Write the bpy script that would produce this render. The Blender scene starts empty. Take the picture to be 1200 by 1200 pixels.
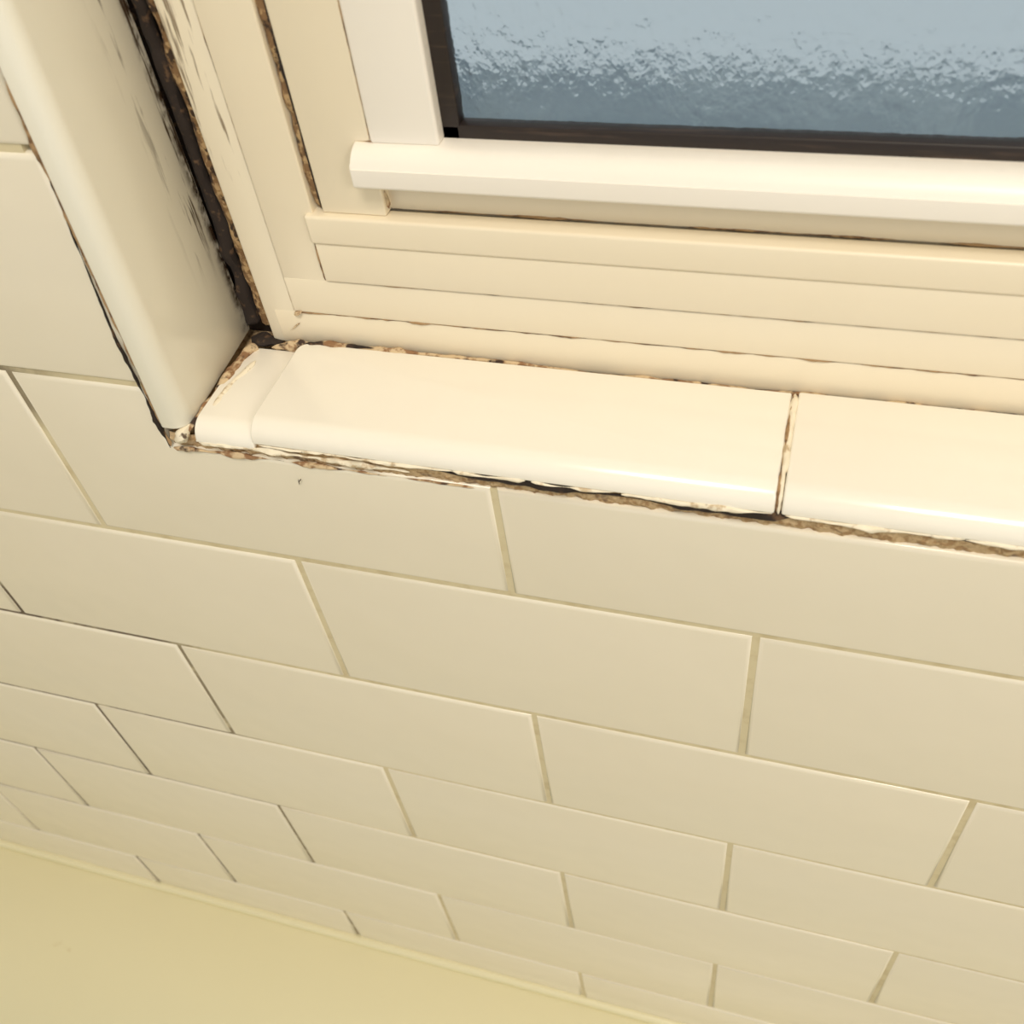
import bpy, bmesh, math, random
from mathutils import Vector, Matrix, noise
random.seed(4)
S=bpy.context.scene
try:
    S.view_settings.view_transform='Standard'; S.view_settings.look='None'
except Exception: pass
PU,PV=.16086,.0778

# ---------------------------------------------------------------- helpers
def lin(c):
    return tuple((v/255/12.92) if v/255<=.04045 else ((v/255+.055)/1.055)**2.4 for v in c)+(1,)
class Mat:
    def __init__(s,name,color,rough=.3,**kw):
        s.m=bpy.data.materials.new(name);s.m.use_nodes=True;s.t=s.m.node_tree;s.n=s.t.nodes;s.l=s.t.links
        s.b=s.n['Principled BSDF'];s.b.inputs['Base Color'].default_value=lin(color);s.b.inputs['Roughness'].default_value=rough
        for k,v in kw.items(): s.b.inputs[k.replace('_',' ')].default_value=v
        s.tc=s.n.new('ShaderNodeTexCoord');s.col=None;s.base=lin(color);s.h=None
    def coord(s,scale=(1,1,1)):
        mp=s.n.new('ShaderNodeMapping');mp.inputs['Scale'].default_value=scale
        s.l.new(s.tc.outputs['Object'],mp.inputs['Vector']);return mp.outputs[0]
    def noise(s,scale,detail=4,stretch=(1,1,1),rough=.55,dist=0):
        t=s.n.new('ShaderNodeTexNoise');t.inputs['Scale'].default_value=scale;t.inputs['Detail'].default_value=detail
        t.inputs['Roughness'].default_value=rough;t.inputs['Distortion'].default_value=dist
        s.l.new(s.coord(stretch),t.inputs['Vector']);return t.outputs[0]
    def axis(s,a):
        x=s.n.new('ShaderNodeSeparateXYZ');s.l.new(s.tc.outputs['Object'],x.inputs[0]);return x.outputs['XYZ'.index(a)]
    def rng(s,v,a,b,c=0,d=1):
        r=s.n.new('ShaderNodeMapRange');r.interpolation_type='SMOOTHSTEP'
        if a>b: a,b,c,d=b,a,d,c
        for i,x in zip((1,2,3,4),(a,b,c,d)): r.inputs[i].default_value=x
        s.l.new(v,r.inputs[0]);return r.outputs[0]
    def math(s,op,a,b=None):
        m=s.n.new('ShaderNodeMath');m.operation=op
        for i,x in enumerate((a,b)):
            if x is None: continue
            if isinstance(x,(int,float)): m.inputs[i].default_value=x
            else: s.l.new(x,m.inputs[i])
        return m.outputs[0]
    def mul(s,*v):
        r=v[0]
        for x in v[1:]: r=s.math('MULTIPLY',r,x)
        return r
    def mix(s,fac,color):
        m=s.n.new('ShaderNodeMix');m.data_type='RGBA'
        if isinstance(fac,(int,float)): m.inputs[0].default_value=fac
        else: s.l.new(fac,m.inputs[0])
        if s.col is None: m.inputs[6].default_value=s.base
        else: s.l.new(s.col,m.inputs[6])
        m.inputs[7].default_value=lin(color);s.col=m.outputs[2]
        s.l.new(s.col,s.b.inputs['Base Color']);return s
    def bump(s,h,dist=.001,strength=1.):
        b=s.n.new('ShaderNodeBump');b.inputs['Distance'].default_value=dist;b.inputs['Strength'].default_value=strength
        s.l.new(h,b.inputs['Height'])
        if s.h is not None: s.l.new(s.h,b.inputs['Normal'])
        s.h=b.outputs[0];s.l.new(s.h,s.b.inputs['Normal']);return s

def obj(name,bm,mats,parent=None,smooth=True):
    me=bpy.data.meshes.new(name);bmesh.ops.recalc_face_normals(bm,faces=bm.faces[:]);bm.to_mesh(me);bm.free()
    if not isinstance(mats,(list,tuple)): mats=[mats]
    for m in mats: me.materials.append(m.m if isinstance(m,Mat) else m)
    if smooth:
        me.polygons.foreach_set('use_smooth',[True]*len(me.polygons))
        try: me.set_sharp_from_angle(angle=math.radians(50))
        except Exception: pass
    o=bpy.data.objects.new(name,me);bpy.context.collection.objects.link(o)
    if parent: o.parent=parent
    return o
def empty(name):
    o=bpy.data.objects.new(name,None);bpy.context.collection.objects.link(o);o.empty_display_size=.05;return o
def addbox(bm,x0,x1,y0,y1,z0,z1,bev=0,seg=2,pred=None,big=None,mi=0):
    """box; `big`=[(radius,pred)] first bevel for bullnose, then small bevel on the rest"""
    t=bmesh.new();r=bmesh.ops.create_cube(t,size=1)
    for v in t.verts:
        v.co=Vector((x0 if v.co.x<0 else x1,y0 if v.co.y<0 else y1,z0 if v.co.z<0 else z1))
    if big:
        for rad,p in big:
            e=[e for e in t.edges if p((e.verts[0].co+e.verts[1].co)/2)]
            bmesh.ops.bevel(t,geom=e,offset=rad,segments=8,profile=.5,affect='EDGES',clamp_overlap=False)
    if bev:
        e=[e for e in t.edges if len(e.link_faces)==2 and e.calc_face_angle(0)>.8 and (pred is None or pred((e.verts[0].co+e.verts[1].co)/2))]
        if e: bmesh.ops.bevel(t,geom=e,offset=bev,segments=seg,profile=.5,affect='EDGES',clamp_overlap=True)
    for f in t.faces: f.material_index=mi
    me=bpy.data.meshes.new('tmp');t.to_mesh(me);t.free();bm.from_mesh(me);bpy.data.meshes.remove(me)
def box(name,*a,mat=None,parent=None,**k):
    bm=bmesh.new();addbox(bm,*a,**k);return obj(name,bm,mat,parent)
def polytile(bm,pts,yf,yb,bev=.0019):
    t=bmesh.new();vs=[t.verts.new((x,yf,z)) for x,z in pts];f=t.faces.new(vs)
    r=bmesh.ops.extrude_face_region(t,geom=[f])
    for v in [g for g in r['geom'] if isinstance(g,bmesh.types.BMVert)]: v.co.y=yb
    e=[e for e in t.edges if all(abs(v.co.y-yf)<1e-7 for v in e.verts)]
    bmesh.ops.recalc_face_normals(t,faces=t.faces[:])
    bmesh.ops.bevel(t,geom=e,offset=bev,segments=4,profile=.5,affect='EDGES')
    me=bpy.data.meshes.new('tmp');t.to_mesh(me);t.free();bm.from_mesh(me);bpy.data.meshes.remove(me)
def prism(bm,prof,x0,x1,bev=0):
    """profile of (y,z) points extruded along x"""
    t=bmesh.new();vs=[t.verts.new((x0,y,z)) for y,z in prof];f=t.faces.new(vs)
    r=bmesh.ops.extrude_face_region(t,geom=[f])
    for v in [g for g in r['geom'] if isinstance(g,bmesh.types.BMVert)]: v.co.x=x1
    bmesh.ops.recalc_face_normals(t,faces=t.faces[:])
    if bev: bmesh.ops.bevel(t,geom=t.edges[:],offset=bev,segments=3,profile=.5,affect='EDGES',clamp_overlap=True)
    me=bpy.data.meshes.new('tmp');t.to_mesh(me);t.free();bm.from_mesh(me);bpy.data.meshes.remove(me)
def bead(bm,pts,r,flat=(1,1,1),var=.6,freq=250,step=.0008,seed=0,wob=.5,M=8):
    """lumpy caulk / crud bead along a polyline; r is a number or list per point"""
    if not isinstance(r,(list,tuple)): r=[r]*len(pts)
    P=[];R=[]
    for i in range(len(pts)-1):
        a,b=Vector(pts[i]),Vector(pts[i+1]);n=max(2,int((b-a).length/step))
        for k in range(n+(1 if i==len(pts)-2 else 0)):
            t=k/n;P.append(a.lerp(b,t));R.append(r[i]*(1-t)+r[i+1]*t)
    rings=[]
    for i,p in enumerate(P):
        d=(P[min(i+1,len(P)-1)]-P[max(i-1,0)]).normalized()
        u=d.orthogonal().normalized() if abs(d.z)>.9 else d.cross(Vector((0,0,1))).normalized();w=d.cross(u)
        q=p*freq+Vector((seed*7.1,seed*3.3,0))
        off=Vector((noise.noise(q),noise.noise(q+Vector((9,0,0))),noise.noise(q+Vector((0,9,0)))))*R[i]*wob
        rr=R[i]*max(.08,1+var*noise.noise(q*.5+Vector((3,3,3)))*1.6)
        end=min(1,.25+min(i,len(P)-1-i)*.35);rr*=end
        ring=[]
        for k in range(M):
            a=2*math.pi*k/M;dv=u*math.cos(a)+w*math.sin(a)
            s=rr*(1+.45*var*noise.noise(q*1.7+dv*1.6))
            dv=Vector((dv.x*flat[0],dv.y*flat[1],dv.z*flat[2]))
            ring.append(bm.verts.new(p+off+dv*s))
        rings.append(ring)
    for a,b in zip(rings,rings[1:]):
        for k in range(M): bm.faces.new((a[k],a[(k+1)%M],b[(k+1)%M],b[k]))
    bm.faces.new(rings[0]);bm.faces.new(rings[-1][::-1])

# ---------------------------------------------------------------- materials
tile=Mat('glazed_wall_tile',(237,229,211),.2,Coat_Weight=.2,Coat_Roughness=.1)
tile.mix(tile.mul(tile.noise(9,2),.35),(229,218,196)).bump(tile.noise(42,1),.0009,.45)
grout=Mat('wall_grout',(216,203,168),.9)
g=grout
g.mix(g.rng(g.noise(120,3),.45,.7,0,.5),(192,173,132))
side=g.rng(g.axis('X'),-.02,.035,1,0)
zz=g.math('MAXIMUM',g.rng(g.axis('Z'),-.10,-.14,0,1),g.rng(g.axis('Z'),-.03,-.015,0,1))
g.mix(g.mul(side,zz,g.rng(g.noise(60,4),.3,.5,.15,.9)),(74,58,50))
siltile=Mat('glazed_sill_tile',(246,241,230),.2,Coat_Weight=.3,Coat_Roughness=.06)
siltile.mix(siltile.mul(siltile.noise(20,2),.3),(243,234,217)).bump(siltile.noise(60,1),.0007,.35)
jt=Mat('glazed_jamb_tile',(239,235,221),.24,Coat_Weight=.1,Coat_Roughness=.12)
jy=jt.axis('Y');jz=jt.axis('Z')
st=jt.rng(jt.noise(1,4,(60,330,34)),.52,.60)
jt.mix(jt.mul(st,jt.rng(jy,.026,.040,0,.95),jt.rng(jz,.010,.04)),(84,66,50))
jt.mix(jt.mul(jt.rng(jt.noise(160,5),.40,.60),jt.rng(jy,.0415,.0465)),(74,54,38))
vinyl=Mat('cream_window_vinyl',(242,230,206),.34)
vinyl.mix(vinyl.mul(vinyl.noise(30,2),.3),(236,220,190))
vstain=Mat('stained_window_vinyl',(242,231,208),.4)
vs=vstain.rng(vstain.noise(1,4,(420,60,34)),.55,.65,0,.85)
vstain.mix(vstain.mul(vs,vstain.rng(vstain.axis('Z'),.030,.06)),(116,94,68))
bright=Mat('white_sash_vinyl',(249,243,234),.36)
bright.mix(bright.mul(bright.noise(25,2),.3),(246,236,220))
crud=Mat('mouldy_caulk',(208,184,148),.9)
crud.mix(crud.rng(crud.noise(260,4),.46,.60),(146,110,78)).mix(crud.rng(crud.noise(170,4,(1,1.2,.8)),.55,.65),(62,46,38))
dark=Mat('black_mould_and_shade',(42,32,26),.9);dark.mix(dark.rng(dark.noise(300,4),.54,.70),(96,72,50))  # mould colour, also used as painted shade in gaps, corner hole and recess
brown=Mat('brown_grime',(126,96,64),.95);brown.mix(brown.rng(brown.noise(450,4),.48,.6),(178,148,106)).mix(brown.rng(brown.noise(300,4,(1.1,.9,1)),.53,.63),(62,46,34))
seam=Mat('seam_grime',(168,136,98),.9);seam.mix(seam.rng(seam.noise(200,3),.48,.6),(112,84,58))
sand=Mat('crumbled_mortar',(206,178,138),.95)
sand.mix(sand.rng(sand.noise(500,4),.45,.62),(172,138,98)).mix(sand.rng(sand.noise(160,4),.56,.68,0,.7),(112,90,74)).bump(sand.noise(900,4),.0010,.7)
cream=Mat('cream_caulk',(240,229,206),.6)
cream.mix(cream.rng(cream.noise(220,4),.54,.66,0,.8),(188,162,124)).mix(cream.rng(cream.noise(140,4),.64,.71),(92,72,54))
gask=Mat('dark_rubber_gasket',(38,29,26),.5);gask.mix(gask.rng(gask.noise(1,3,(30,300,500)),.55,.7,0,.6),(84,66,54))
tub=Mat('yellowed_tub_enamel',(231,224,190),.35)
tub.mix(tub.mul(tub.noise(6,2),.4),(225,216,174)).mix(tub.rng(tub.noise(38,4),.70,.78,0,.3),(190,166,106))
plaster=Mat('warm_plaster',(232,226,212),.9);plaster.mix(plaster.noise(3,1),(226,218,200))
floorm=Mat('floor_vinyl',(150,130,100),.6);floorm.mix(floorm.rng(floorm.noise(14,4),.4,.6),(130,110,84))
ext=Mat('exterior_stone_sill',(150,163,174),.8);ext.mix(ext.rng(ext.noise(40,3),.4,.6),(136,150,163))

glass=Mat('obscure_glass',(246,251,251),.24,Transmission_Weight=1.0,IOR=1.25)
glass.bump(glass.noise(330,3,(1,1,.6)),.0020,.7)

# ---------------------------------------------------------------- tiled wall
OX0,OX1,OZ0,OZ1=.0500,.80,-.0255,.62      # opening
X0,X1,Z0,Z1=-1.0,1.4,-.515,1.3
wall=empty('wall_back')
G=.0009
bm=bmesh.new()
for k in range(-18,8):
    zt=-k*PV-G;zb=-(k+1)*PV+G
    zt=min(zt,Z1);zb=max(zb,Z0+.0005)
    if zt-zb<.005: continue
    for j in range(-8,11):
        u0=j+(0 if k%2==0 else .5)
        xa=max(u0*PU+G,X0+.001);xb=min((u0+1)*PU-G,X1-.001)
        if xb-xa<.005: continue
        yf=random.uniform(-.0002,.0002)
        def put(a,b,c,d):
            if b-a>.005 and d-c>.005: polytile(bm,[(a,c),(b,c),(b,d),(a,d)],yf,.006)
        ox=not(xb<=OX0 or xa>=OX1 or zt<=OZ0 or zb>=OZ1)
        if not ox: put(xa,xb,zb,zt);continue
        if xa<OX0<xb and zb<OZ0<zt:     # L-shaped tile at the lower left corner of the opening
            polytile(bm,[(xa,zb),(xb,zb),(xb,OZ0),(OX0,OZ0),(OX0,zt),(xa,zt)],yf,.006);continue
        if xa<OX0: put(xa,OX0,zb,zt)
        if xb>OX1: put(OX1,xb,zb,zt)
        if zb<OZ0: put(xa,xb,zb,OZ0)
        if zt>OZ1: put(max(xa,OX0),min(xb,OX1),OZ1,zt)
for vv in bm.verts:   # the jamb line leans very slightly
    if OX0-.0021<=vv.co.x<=OX0+.0001 and vv.co.z>OZ0+.004: vv.co.x+=(vv.co.z-OZ0)*.045
obj('subway_tiles',bm,tile,wall)
bm=bmesh.new()
for a in ((X0,OX0,.0010,.03,Z0,Z1),(OX1,X1,.0010,.03,Z0,Z1),(OX0,OX1,.0010,.03,Z0,OZ0-.0005),(OX0,OX1,.0010,.03,OZ1,Z1)): addbox(bm,*a)
obj('grout_bed',bm,grout,wall)
bm=bmesh.new()
for a in ((X0,OX0,.03,.075,Z0,Z1),(OX1,X1,.03,.075,Z0,Z1),(OX0,OX1,.03,.075,Z0,OZ0-.0005),(OX0,OX1,.03,.075,OZ1,Z1),(X0,X1,.001,.075,-.95,Z0)): addbox(bm,*a)
obj('core',bm,plaster,wall)

# ---------------------------------------------------------------- jamb (left reveal)
jamb=empty('tiled_window_jamb')
JX=.0605
def jambtile(name,z0,z1):
    bm=bmesh.new()
    addbox(bm,.0512,JX,-.0012,.0480,z0,z1,bev=.0009,seg=3,big=[(.0058,lambda c:c.x>JX-1e-5 and c.y<-.001)])
    for vv in bm.verts:
        f=1-min(1,max(0,vv.co.y/.02));vv.co.x+=(vv.co.z-OZ0)*.045*f
        if vv.co.y>.044 and z0<0: 
            t=min(1,max(0,(vv.co.y-.044)/.004));vv.co.z+=t*t*.004 if vv.co.z<z0+.002 else 0
    return obj(name,bm,jt,jamb)
jambtile('bullnose_tile_lower',-.0165,.1385);jambtile('bullnose_tile_middle',.1400,.2940);jambtile('bullnose_tile_upper',.2955,.4495);jambtile('bullnose_tile_top',.4510,.6190)
bm=bmesh.new()
lean=lambda z:.0506+(z-OZ0)*.045
pts=[(lean(z),.0,z) for z in [-.0255+.02*i for i in range(33)] if z<.61]
bead(bm,pts,[.0006+.0003*noise.noise(Vector((0,0,p[2]*60))) for p in pts],var=.9,seed=1,flat=(1,.6,1))
obj('outer_edge_caulk',bm,seam,jamb)
bm=bmesh.new();bead(bm,[(.0504,-.0002,-.0262),(.0504,-.0002,.02),(lean(.07),-.0002,.07)],[.0005,.0003,.0002],seed=22,var=1.1);obj('outer_edge_mould',bm,dark,jamb)
bm=bmesh.new()
bead(bm,[(.0625,.0488,-.012),(.0630,.0490,.02),(.0632,.0492,.06),(.0625,.0494,.13),(.0625,.0494,.6)],[.0032,.0025,.0022,.0021,.0021],var=.4,seed=2,freq=90)
obj('inner_gap_mould',bm,dark,jamb)
bm=bmesh.new()
bead(bm,[(.0685,.0488,-.012),(.0688,.0486,.03),(.0692,.0486,.10),(.0692,.0486,.6)],[.0026,.0024,.0026,.0026],var=.3,seed=3,freq=120,wob=.3)
obj('inner_gap_grime',bm,brown,jamb)
box('jamb_backing',.0500,.0770,.0520,.060,-.03,.62,mat=dark,parent=jamb)  # dark-coloured sheet, paints the shade of the deep recess behind the gap

# ---------------------------------------------------------------- sill
sill=empty('tiled_window_sill')
ZS,ZB=-.0105,-.0178
def silltile(name,x0,x1,z=ZS,zb=ZB,yb=.0392,y0=-.0016,corner=0):
    bm=bmesh.new()
    big=[(.0066,lambda c:c.y<y0+1e-5 and c.z>z-1e-5)]
    if corner: big.insert(0,(corner,lambda c:c.x<x0+1e-5 and c.y>yb-1e-5))
    addbox(bm,x0,x1,y0,yb,zb,z,bev=.0012,seg=3,big=big)
    return obj(name,bm,siltile,sill)
silltile('bullnose_tile_left',.0840,.2420,yb=.0398,corner=.004)
silltile('bullnose_tile_mid',.2438,.4020,yb=.0405);silltile('bullnose_tile_right',.4038,.5620,yb=.0405);silltile('bullnose_tile_far',.5638,.7980,yb=.0405)
silltile('bullnose_cut_piece',.0625,.0836,z=-.0142,zb=-.0205,y0=-.0010)
bm=bmesh.new()
nx,nz=900,8
grid=[]
for i in range(nx+1):
    x=.0515+(.798-.0515)*i/nx;row=[]
    for k in range(nz+1):
        t=k/nz
        ztop=-.0168 if x>.0838 else -.0200
        z=ztop+(-.0258-ztop)*t
        q=Vector((x*320,z*320,1));y=.0016-.0010*math.sin(t*math.pi)+.0009*noise.noise(q)+.0006*noise.noise(q*2.3)
        if x<.09: y=max(y,.0006)
        row.append(bm.verts.new((x,y-.0003*(1-t),z+.0005*noise.noise(q*.6)*(1 if k==nz else .2))))
    grid.append(row)
for i in range(nx):
    for k in range(nz): bm.faces.new((grid[i][k],grid[i+1][k],grid[i+1][k+1],grid[i][k+1]))
obj('crumbling_mortar_edge',bm,sand,sill)
bm=bmesh.new();addbox(bm,.0512,.7995,.0035,.052,-.0262,-.0180);obj('mortar_bed',bm,sand,sill)
bm=bmesh.new()
bead(bm,[(.112,.0004,-.0190),(.14,-.0002,-.0194),(.165,-.0003,-.0196),(.20,-.0003,-.0196),(.2425,-.0004,-.0194),(.250,.0006,-.0186)],[.0002,.0008,.0011,.0008,.0013,.0002],var=.9,seed=5,freq=120)
bead(bm,[(.256,.0004,-.0192),(.30,.0001,-.0194),(.36,.0001,-.0194),(.7,.0001,-.0194)],[.0002,.0005,.0004,.0004],var=1.2,seed=6,freq=120)
obj('under_tile_shadow_gap',bm,dark,sill)  # dark beads paint the shadow in the gap beneath the sill tiles
bm=bmesh.new()
for i,(a,b,r) in enumerate([(.086,.108,.0007),(.108,.150,.0007),(.150,.172,.0009),(.174,.198,.0008),(.20,.2415,.0009),(.2450,.29,.0008),(.29,.38,.0008),(.42,.60,.0008)]):
    bead(bm,[(a,-.0014,-.0179),((a+b)/2,-.0015,-.0183),(b,-.0013,-.0179)],[r*.6,r,r*.6],var=.8,seed=10+i,freq=200)
obj('peeling_caulk_edge',bm,cream,sill)
bm=bmesh.new()
bead(bm,[(.0520,-.0004,-.0255),(.075,-.0001,-.0254),(.10,.0,-.0254),(.155,.0,-.0256)],[.0008,.0005,.0005,.0003],var=1.1,seed=30)
obj('lower_edge_caulk',bm,crud,sill)
bm=bmesh.new()
bead(bm,[(.063,-.0005,-.0215),(.085,-.0008,-.0205),(.11,-.0004,-.0215),(.135,-.0002,-.0222)],[.0007,.0009,.0010,.0004],seed=31,var=.8)
obj('lower_edge_cream',bm,cream,sill)
bm=bmesh.new()
for x in (.2429,.4029,.5629): bead(bm,[(x,.040,-.0112),(x,.004,-.0114),(x,.0006,-.0135),(x,-.0006,-.018)],[.0011,.0009,.0009,.0009],var=.4,seed=40+int(x*10))
bead(bm,[(.0838,.038,-.0134),(.0838,.002,-.0140)],.0006,seed=44)
obj('tile_joint_grout',bm,cream,sill)
bm=bmesh.new()
bead(bm,[(.2424,.039,-.0105),(.2422,.006,-.0106),(.2423,.001,-.0122),(.2423,-.0012,-.017)],.0003,var=1.3,seed=45);obj('tile_joint_mould',bm,seam,sill)
bm=bmesh.new()
bead(bm,[(.0585,-.0010,-.0190),(.0615,.003,-.0158),(.0625,.018,-.0150),(.0640,.030,-.0145),(.0665,.040,-.0138)],[.0010,.0012,.0012,.0020,.0026],var=.7,seed=50,flat=(1,1,.7))
obj('corner_caulk',bm,crud,sill)
bm=bmesh.new()
bead(bm,[(.0545,-.0010,-.0225),(.0580,-.0012,-.0190),(.0605,.002,-.0160)],[.0010,.0016,.0008],var=.7,seed=51)
bead(bm,[(.0655,.008,-.0146),(.0665,.020,-.0142),(.070,.032,-.0138)],[.0007,.0009,.0007],seed=52,flat=(1,1,.5))
obj('corner_cream_caulk',bm,cream,sill)
bm=bmesh.new()
bead(bm,[(.087,.0402,-.0114),(.105,.0404,-.0110),(.13,.0408,-.0114),(.17,.0412,-.0122),(.24,.0414,-.0124),(.30,.0417,-.0126),(.79,.0417,-.0126)],[.0012,.0009,.0008,.0006,.0006,.0007,.0006],var=.9,seed=60,freq=160)
obj('back_joint_caulk',bm,crud,sill)
bm=bmesh.new()
bead(bm,[(.086,.0394,-.0108),(.10,.0402,-.0105),(.118,.0404,-.0107)],[.0006,.0005,.0002],var=1,seed=61)
bead(bm,[(.10,.0418,-.0126),(.79,.0422,-.0130)],.0003,var=1.3,seed=62)
obj('back_joint_dark',bm,dark,sill)
bm=bmesh.new()
bead(bm,[(.0635,.0430,-.0135),(.0705,.0415,-.0130),(.0775,.0408,-.0134)],[.0020,.0024,.0012],var=.6,seed=63,flat=(1,1,.6));obj('corner_hole_shade',bm,dark,sill)  # dark blob, paints the shade of the open hole at this corner
bm=bmesh.new()
bead(bm,[(.0730,.0390,-.0136),(.0790,.0398,-.0126),(.0830,.0400,-.0120),(.088,.0405,-.0115)],[.0006,.0012,.0014,.0008],var=.8,seed=64)
obj('corner_rear_caulk',bm,crud,sill)

# ---------------------------------------------------------------- window
win=empty('window_1')
H=.615;XR=.798
B=dict(bev=.0006,seg=2)
box('frame_trim_left',.0722,.0838,.0425,.062,-.0134,H,mat=vstain,parent=win,**B)
box('frame_trim_bottom',.0760,XR,.0424,.062,-.0136,.0002,mat=vinyl,parent=win,**B)
box('frame_face_left',.0840,.1010,.0418,.062,.0004,H,mat=vinyl,parent=win,**B)
box('frame_face_bottom',.0840,XR,.0417,.062,.0004,.0139,mat=vinyl,parent=win,**B)
box('track_face',.0993,XR,.0408,.062,.0141,.0278,mat=vinyl,parent=win,**B)
box('track_lip',.0985,XR,.0400,.0465,.0279,.0374,mat=vinyl,parent=win,bev=.0010,seg=3)
box('track_core',.1012,XR,.0500,.062,.0145,.055,mat=vinyl,parent=win)
box('stile_face_left',.1040,.1242,.0425,.062,.0374,H,mat=vinyl,parent=win,**B)
box('rail_recess',.1241,XR,.0470,.060,.0374,.0520,mat=vinyl,parent=win)
bm=bmesh.new();addbox(bm,.1195,XR,.0358,.0500,.0498,.0606,bev=.0006,seg=2,big=[(.0062,lambda c:c.y<.0359 and c.z>.0605),(.0012,lambda c:c.y<.0359 and c.z<.0499)])
for vv in bm.verts:
    if vv.co.z>.0566: vv.co.z-=max(0,.0455-vv.co.y)*.12
obj('glazing_rail',bm,bright,win)
box('glazing_bead_left',.1244,.1444,.0420,.0515,.0600,H,mat=bright,parent=win,bev=.0010,seg=3)
box('gasket_left',.1440,.1492,.0462,.0515,.0600,H,mat=gask,parent=win,bev=.0005)
box('gasket_bottom',.1440,XR,.0462,.0515,.0600,.0640,mat=gask,parent=win,bev=.0005)
box('obscure_glass_pane',.1450,XR,.0490,.0520,.0605,H,mat=glass,parent=win)
bm=bmesh.new()
addbox(bm,.0765,XR,.0620,.0745,-.0255,.040);addbox(bm,.0505,.1250,.0620,.0745,-.0255,H)
addbox(bm,.0765,XR,.0418,.0745,.5900,H+.004);addbox(bm,.770,XR,.0418,.0745,-.013,H)
obj('frame_body',bm,vinyl,win)
bm=bmesh.new();bead(bm,[(.1025,.0447,.0378),(.1025,.0445,.10),(.1025,.0445,.3),(.1025,.0445,.6)],[.0014,.0016,.0016,.0016],var=.4,seed=70,freq=200);obj('gap_grime',bm,brown,win)
bm=bmesh.new()
bead(bm,[(.1036,.0432,.0380),(.1038,.0432,.12),(.1038,.0432,.6)],[.0002,.0004,.0003],var=1.,seed=71);obj('gap_mould',bm,dark,win)
bm=bmesh.new()
bead(bm,[(.0845,.0423,.0003),(.12,.0423,.0003),(.79,.0423,.0003)],[.0004,.0003,.0003],var=1.2,seed=72)
bead(bm,[(.0991,.0415,.0140),(.0991,.0413,.0277)],[.0003,.0003],var=1,seed=74)
bead(bm,[(.0995,.0416,.0140),(.79,.0416,.0140)],[.0002,.0002],var=1.,seed=73)
bead(bm,[(.0839,.0426,.0003),(.0839,.0426,.6)],[.0002,.0002],var=1,seed=75)
bead(bm,[(.1243,.0429,.0610),(.1243,.0429,.6)],[.0002,.0002],var=1,seed=76)
bead(bm,[(.1195,.0424,.0605),(.1440,.0430,.0605)],[.0002,.0002],var=1,seed=77)
bead(bm,[(.1250,.0469,.0374),(.79,.0469,.0374)],[.0002,.0002],var=1.4,seed=78)
obj('seam_lines',bm,seam,win)
bm=bmesh.new()
bead(bm,[(.0835,.0416,-.0010),(.0870,.0414,.0010)],[.0012,.0008],var=.9,seed=80)
bead(bm,[(.0800,.0421,-.0080),(.0845,.0421,-.0045)],[.0006,.0004],var=.9,seed=81)
bead(bm,[(.1240,.0450,.0385),(.1245,.0440,.0450)],[.0006,.0005],var=.9,seed=82)
obj('corner_crumbs',bm,crud,win)

box('exterior_sill',-.2,1.3,.076,.128,-.02,.044,mat=ext,bev=.004)

bm=bmesh.new();bead(bm,[(.0950,-.0006,-.0325),(.0955,-.0012,-.0340)],[.0007,.0009],seed=90,var=.9);bead(bm,[(.0953,-.0010,-.0330),(.0962,-.0008,-.0318)],[.0004,.0003],seed=91)
obj('speck_of_grit',bm,dark,wall)

# ---------------------------------------------------------------- bathtub
bt=empty('bathtub')
bm=bmesh.new()
addbox(bm,-.99,1.0,-.74,-.0025,-.5560,-.5150,bev=.004,seg=3)
o=obj('rim_deck',bm,tub,bt)
bm=bmesh.new();addbox(bm,-.86,.86,-.62,-.145,-.60,-.48,big=[(.09,lambda c:abs(c.z+.54)<.01)])
cut=obj('basin_cutter',bm,tub)
md=o.modifiers.new('b','BOOLEAN');md.object=cut;md.operation='DIFFERENCE';md.solver='EXACT'
bpy.context.view_layer.update();dg=bpy.context.evaluated_depsgraph_get();me=bpy.data.meshes.new_from_object(o.evaluated_get(dg));o.modifiers.clear();o.data=me;bpy.data.objects.remove(cut)
bm=bmesh.new()
rings=[]
for sc,z in ((1.0,-.535),(.98,-.65),(.94,-.80),(.80,-.90),(.0,-.905)):
    ring=[]
    for i in range(48):
        a=2*math.pi*i/48;cx=math.copysign(abs(math.cos(a))**.35,math.cos(a));cy=math.copysign(abs(math.sin(a))**.35,math.sin(a))
        ring.append(bm.verts.new((cx*.875*sc,-.3825+cy*.25*sc,z)))
    rings.append(ring)
for a,b in zip(rings,rings[1:]):
    for i in range(48): bm.faces.new((a[i],a[(i+1)%48],b[(i+1)%48],b[i]))
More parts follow.
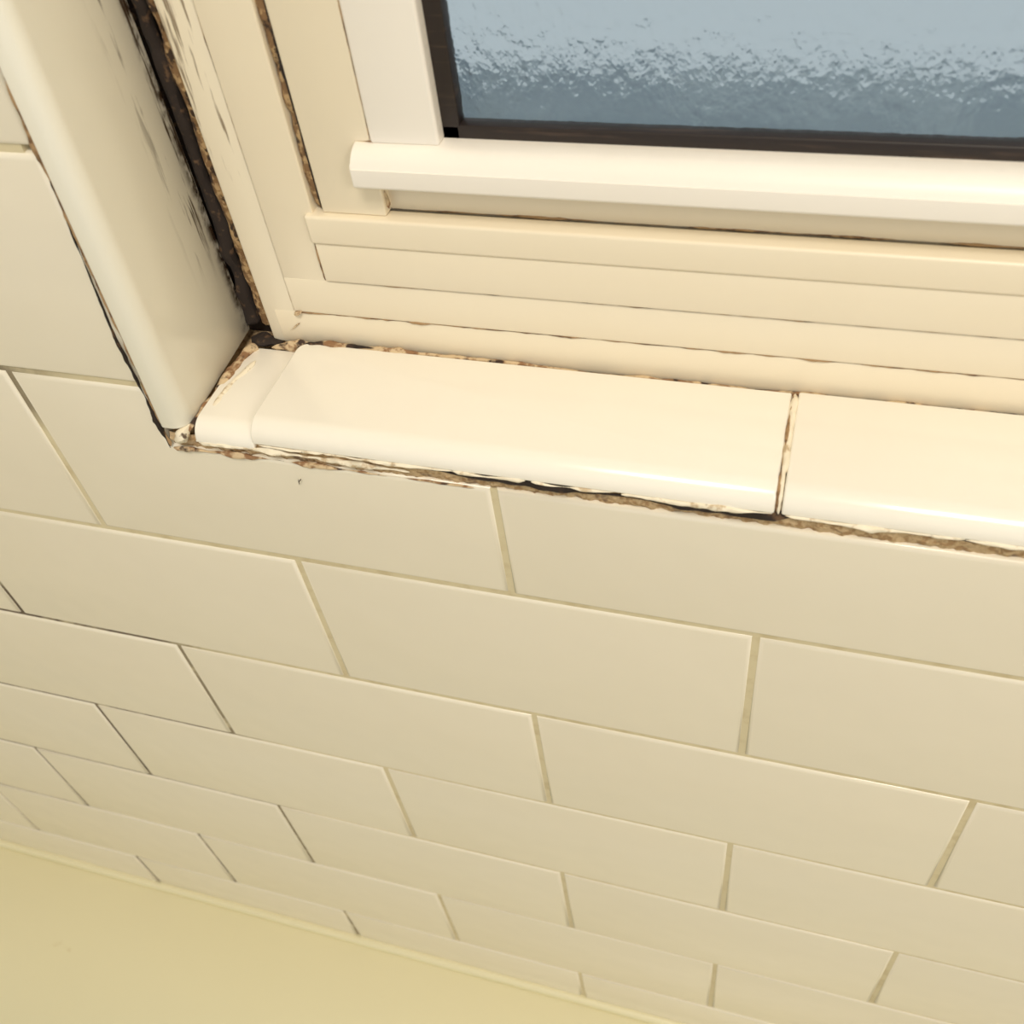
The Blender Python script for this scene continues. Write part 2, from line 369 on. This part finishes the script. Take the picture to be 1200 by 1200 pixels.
bmesh.ops.remove_doubles(bm,verts=bm.verts[:],dist=1e-5)
obj('basin',bm,tub,bt)
box('apron',-.99,1.0,-.73,-.70,-.95,-.53,mat=tub,parent=bt,bev=.006)
bm=bmesh.new();bead(bm,[(-.98,-.0010,-.5160),(.99,-.0010,-.5160)],.0040,var=.1,seed=95,step=.006,freq=20,wob=.15);obj('tub_edge_caulk',bm,tub,wall)

# ---------------------------------------------------------------- room
box('wall_left',-1.05,-1.0,-1.9,.075,-.95,1.3,mat=plaster)
box('wall_right',1.4,1.45,-1.9,.075,-.95,1.3,mat=plaster)
box('ceiling',-1.05,1.45,-1.95,.075,1.3,1.35,mat=plaster)
box('floor',-1.05,1.45,-1.95,.075,-1.0,-.95,mat=floorm)

def area(name,loc,target,size,energy,color):
    L=bpy.data.lights.new(name,'AREA');L.size=size;L.energy=energy;L.color=color
    o=bpy.data.objects.new(name,L);bpy.context.collection.objects.link(o);o.location=loc
    o.rotation_euler=(Vector(target)-Vector(loc)).to_track_quat('-Z','Y').to_euler();return o
area('ceiling_lamp',(.35,-.75,1.25),(.3,-.2,0),.4,15.5,(1,.93,.82))
area('side_area_light',(1.25,-1.1,.75),(.1,0,0),.4,6,(1,.93,.83))  # second warm area light, unseen, from the right
w=bpy.data.worlds.new('overcast_sky');S.world=w;w.use_nodes=True;w.node_tree.nodes['Background'].inputs[0].default_value=(.68,.77,.82,1);w.node_tree.nodes['Background'].inputs[1].default_value=.66

# ---------------------------------------------------------------- camera
cam=bpy.data.cameras.new('camera');co=bpy.data.objects.new('camera',cam);bpy.context.collection.objects.link(co)
r0=Vector((.955386,.274963,-.107859));r1=Vector((.136627,-.735176,-.663965));r2=Vector((-.261861,.619606,-.739944))
M=Matrix((r0,-r1,-r2)).transposed().to_4x4();M.translation=Vector((.24562,-.18863,.19107));co.matrix_world=M
cam.sensor_width=36;cam.lens=36*1181.86/1200;cam.clip_start=.01
cam.dof.use_dof=True;cam.dof.focus_distance=.34;cam.dof.aperture_fstop=20
S.camera=co
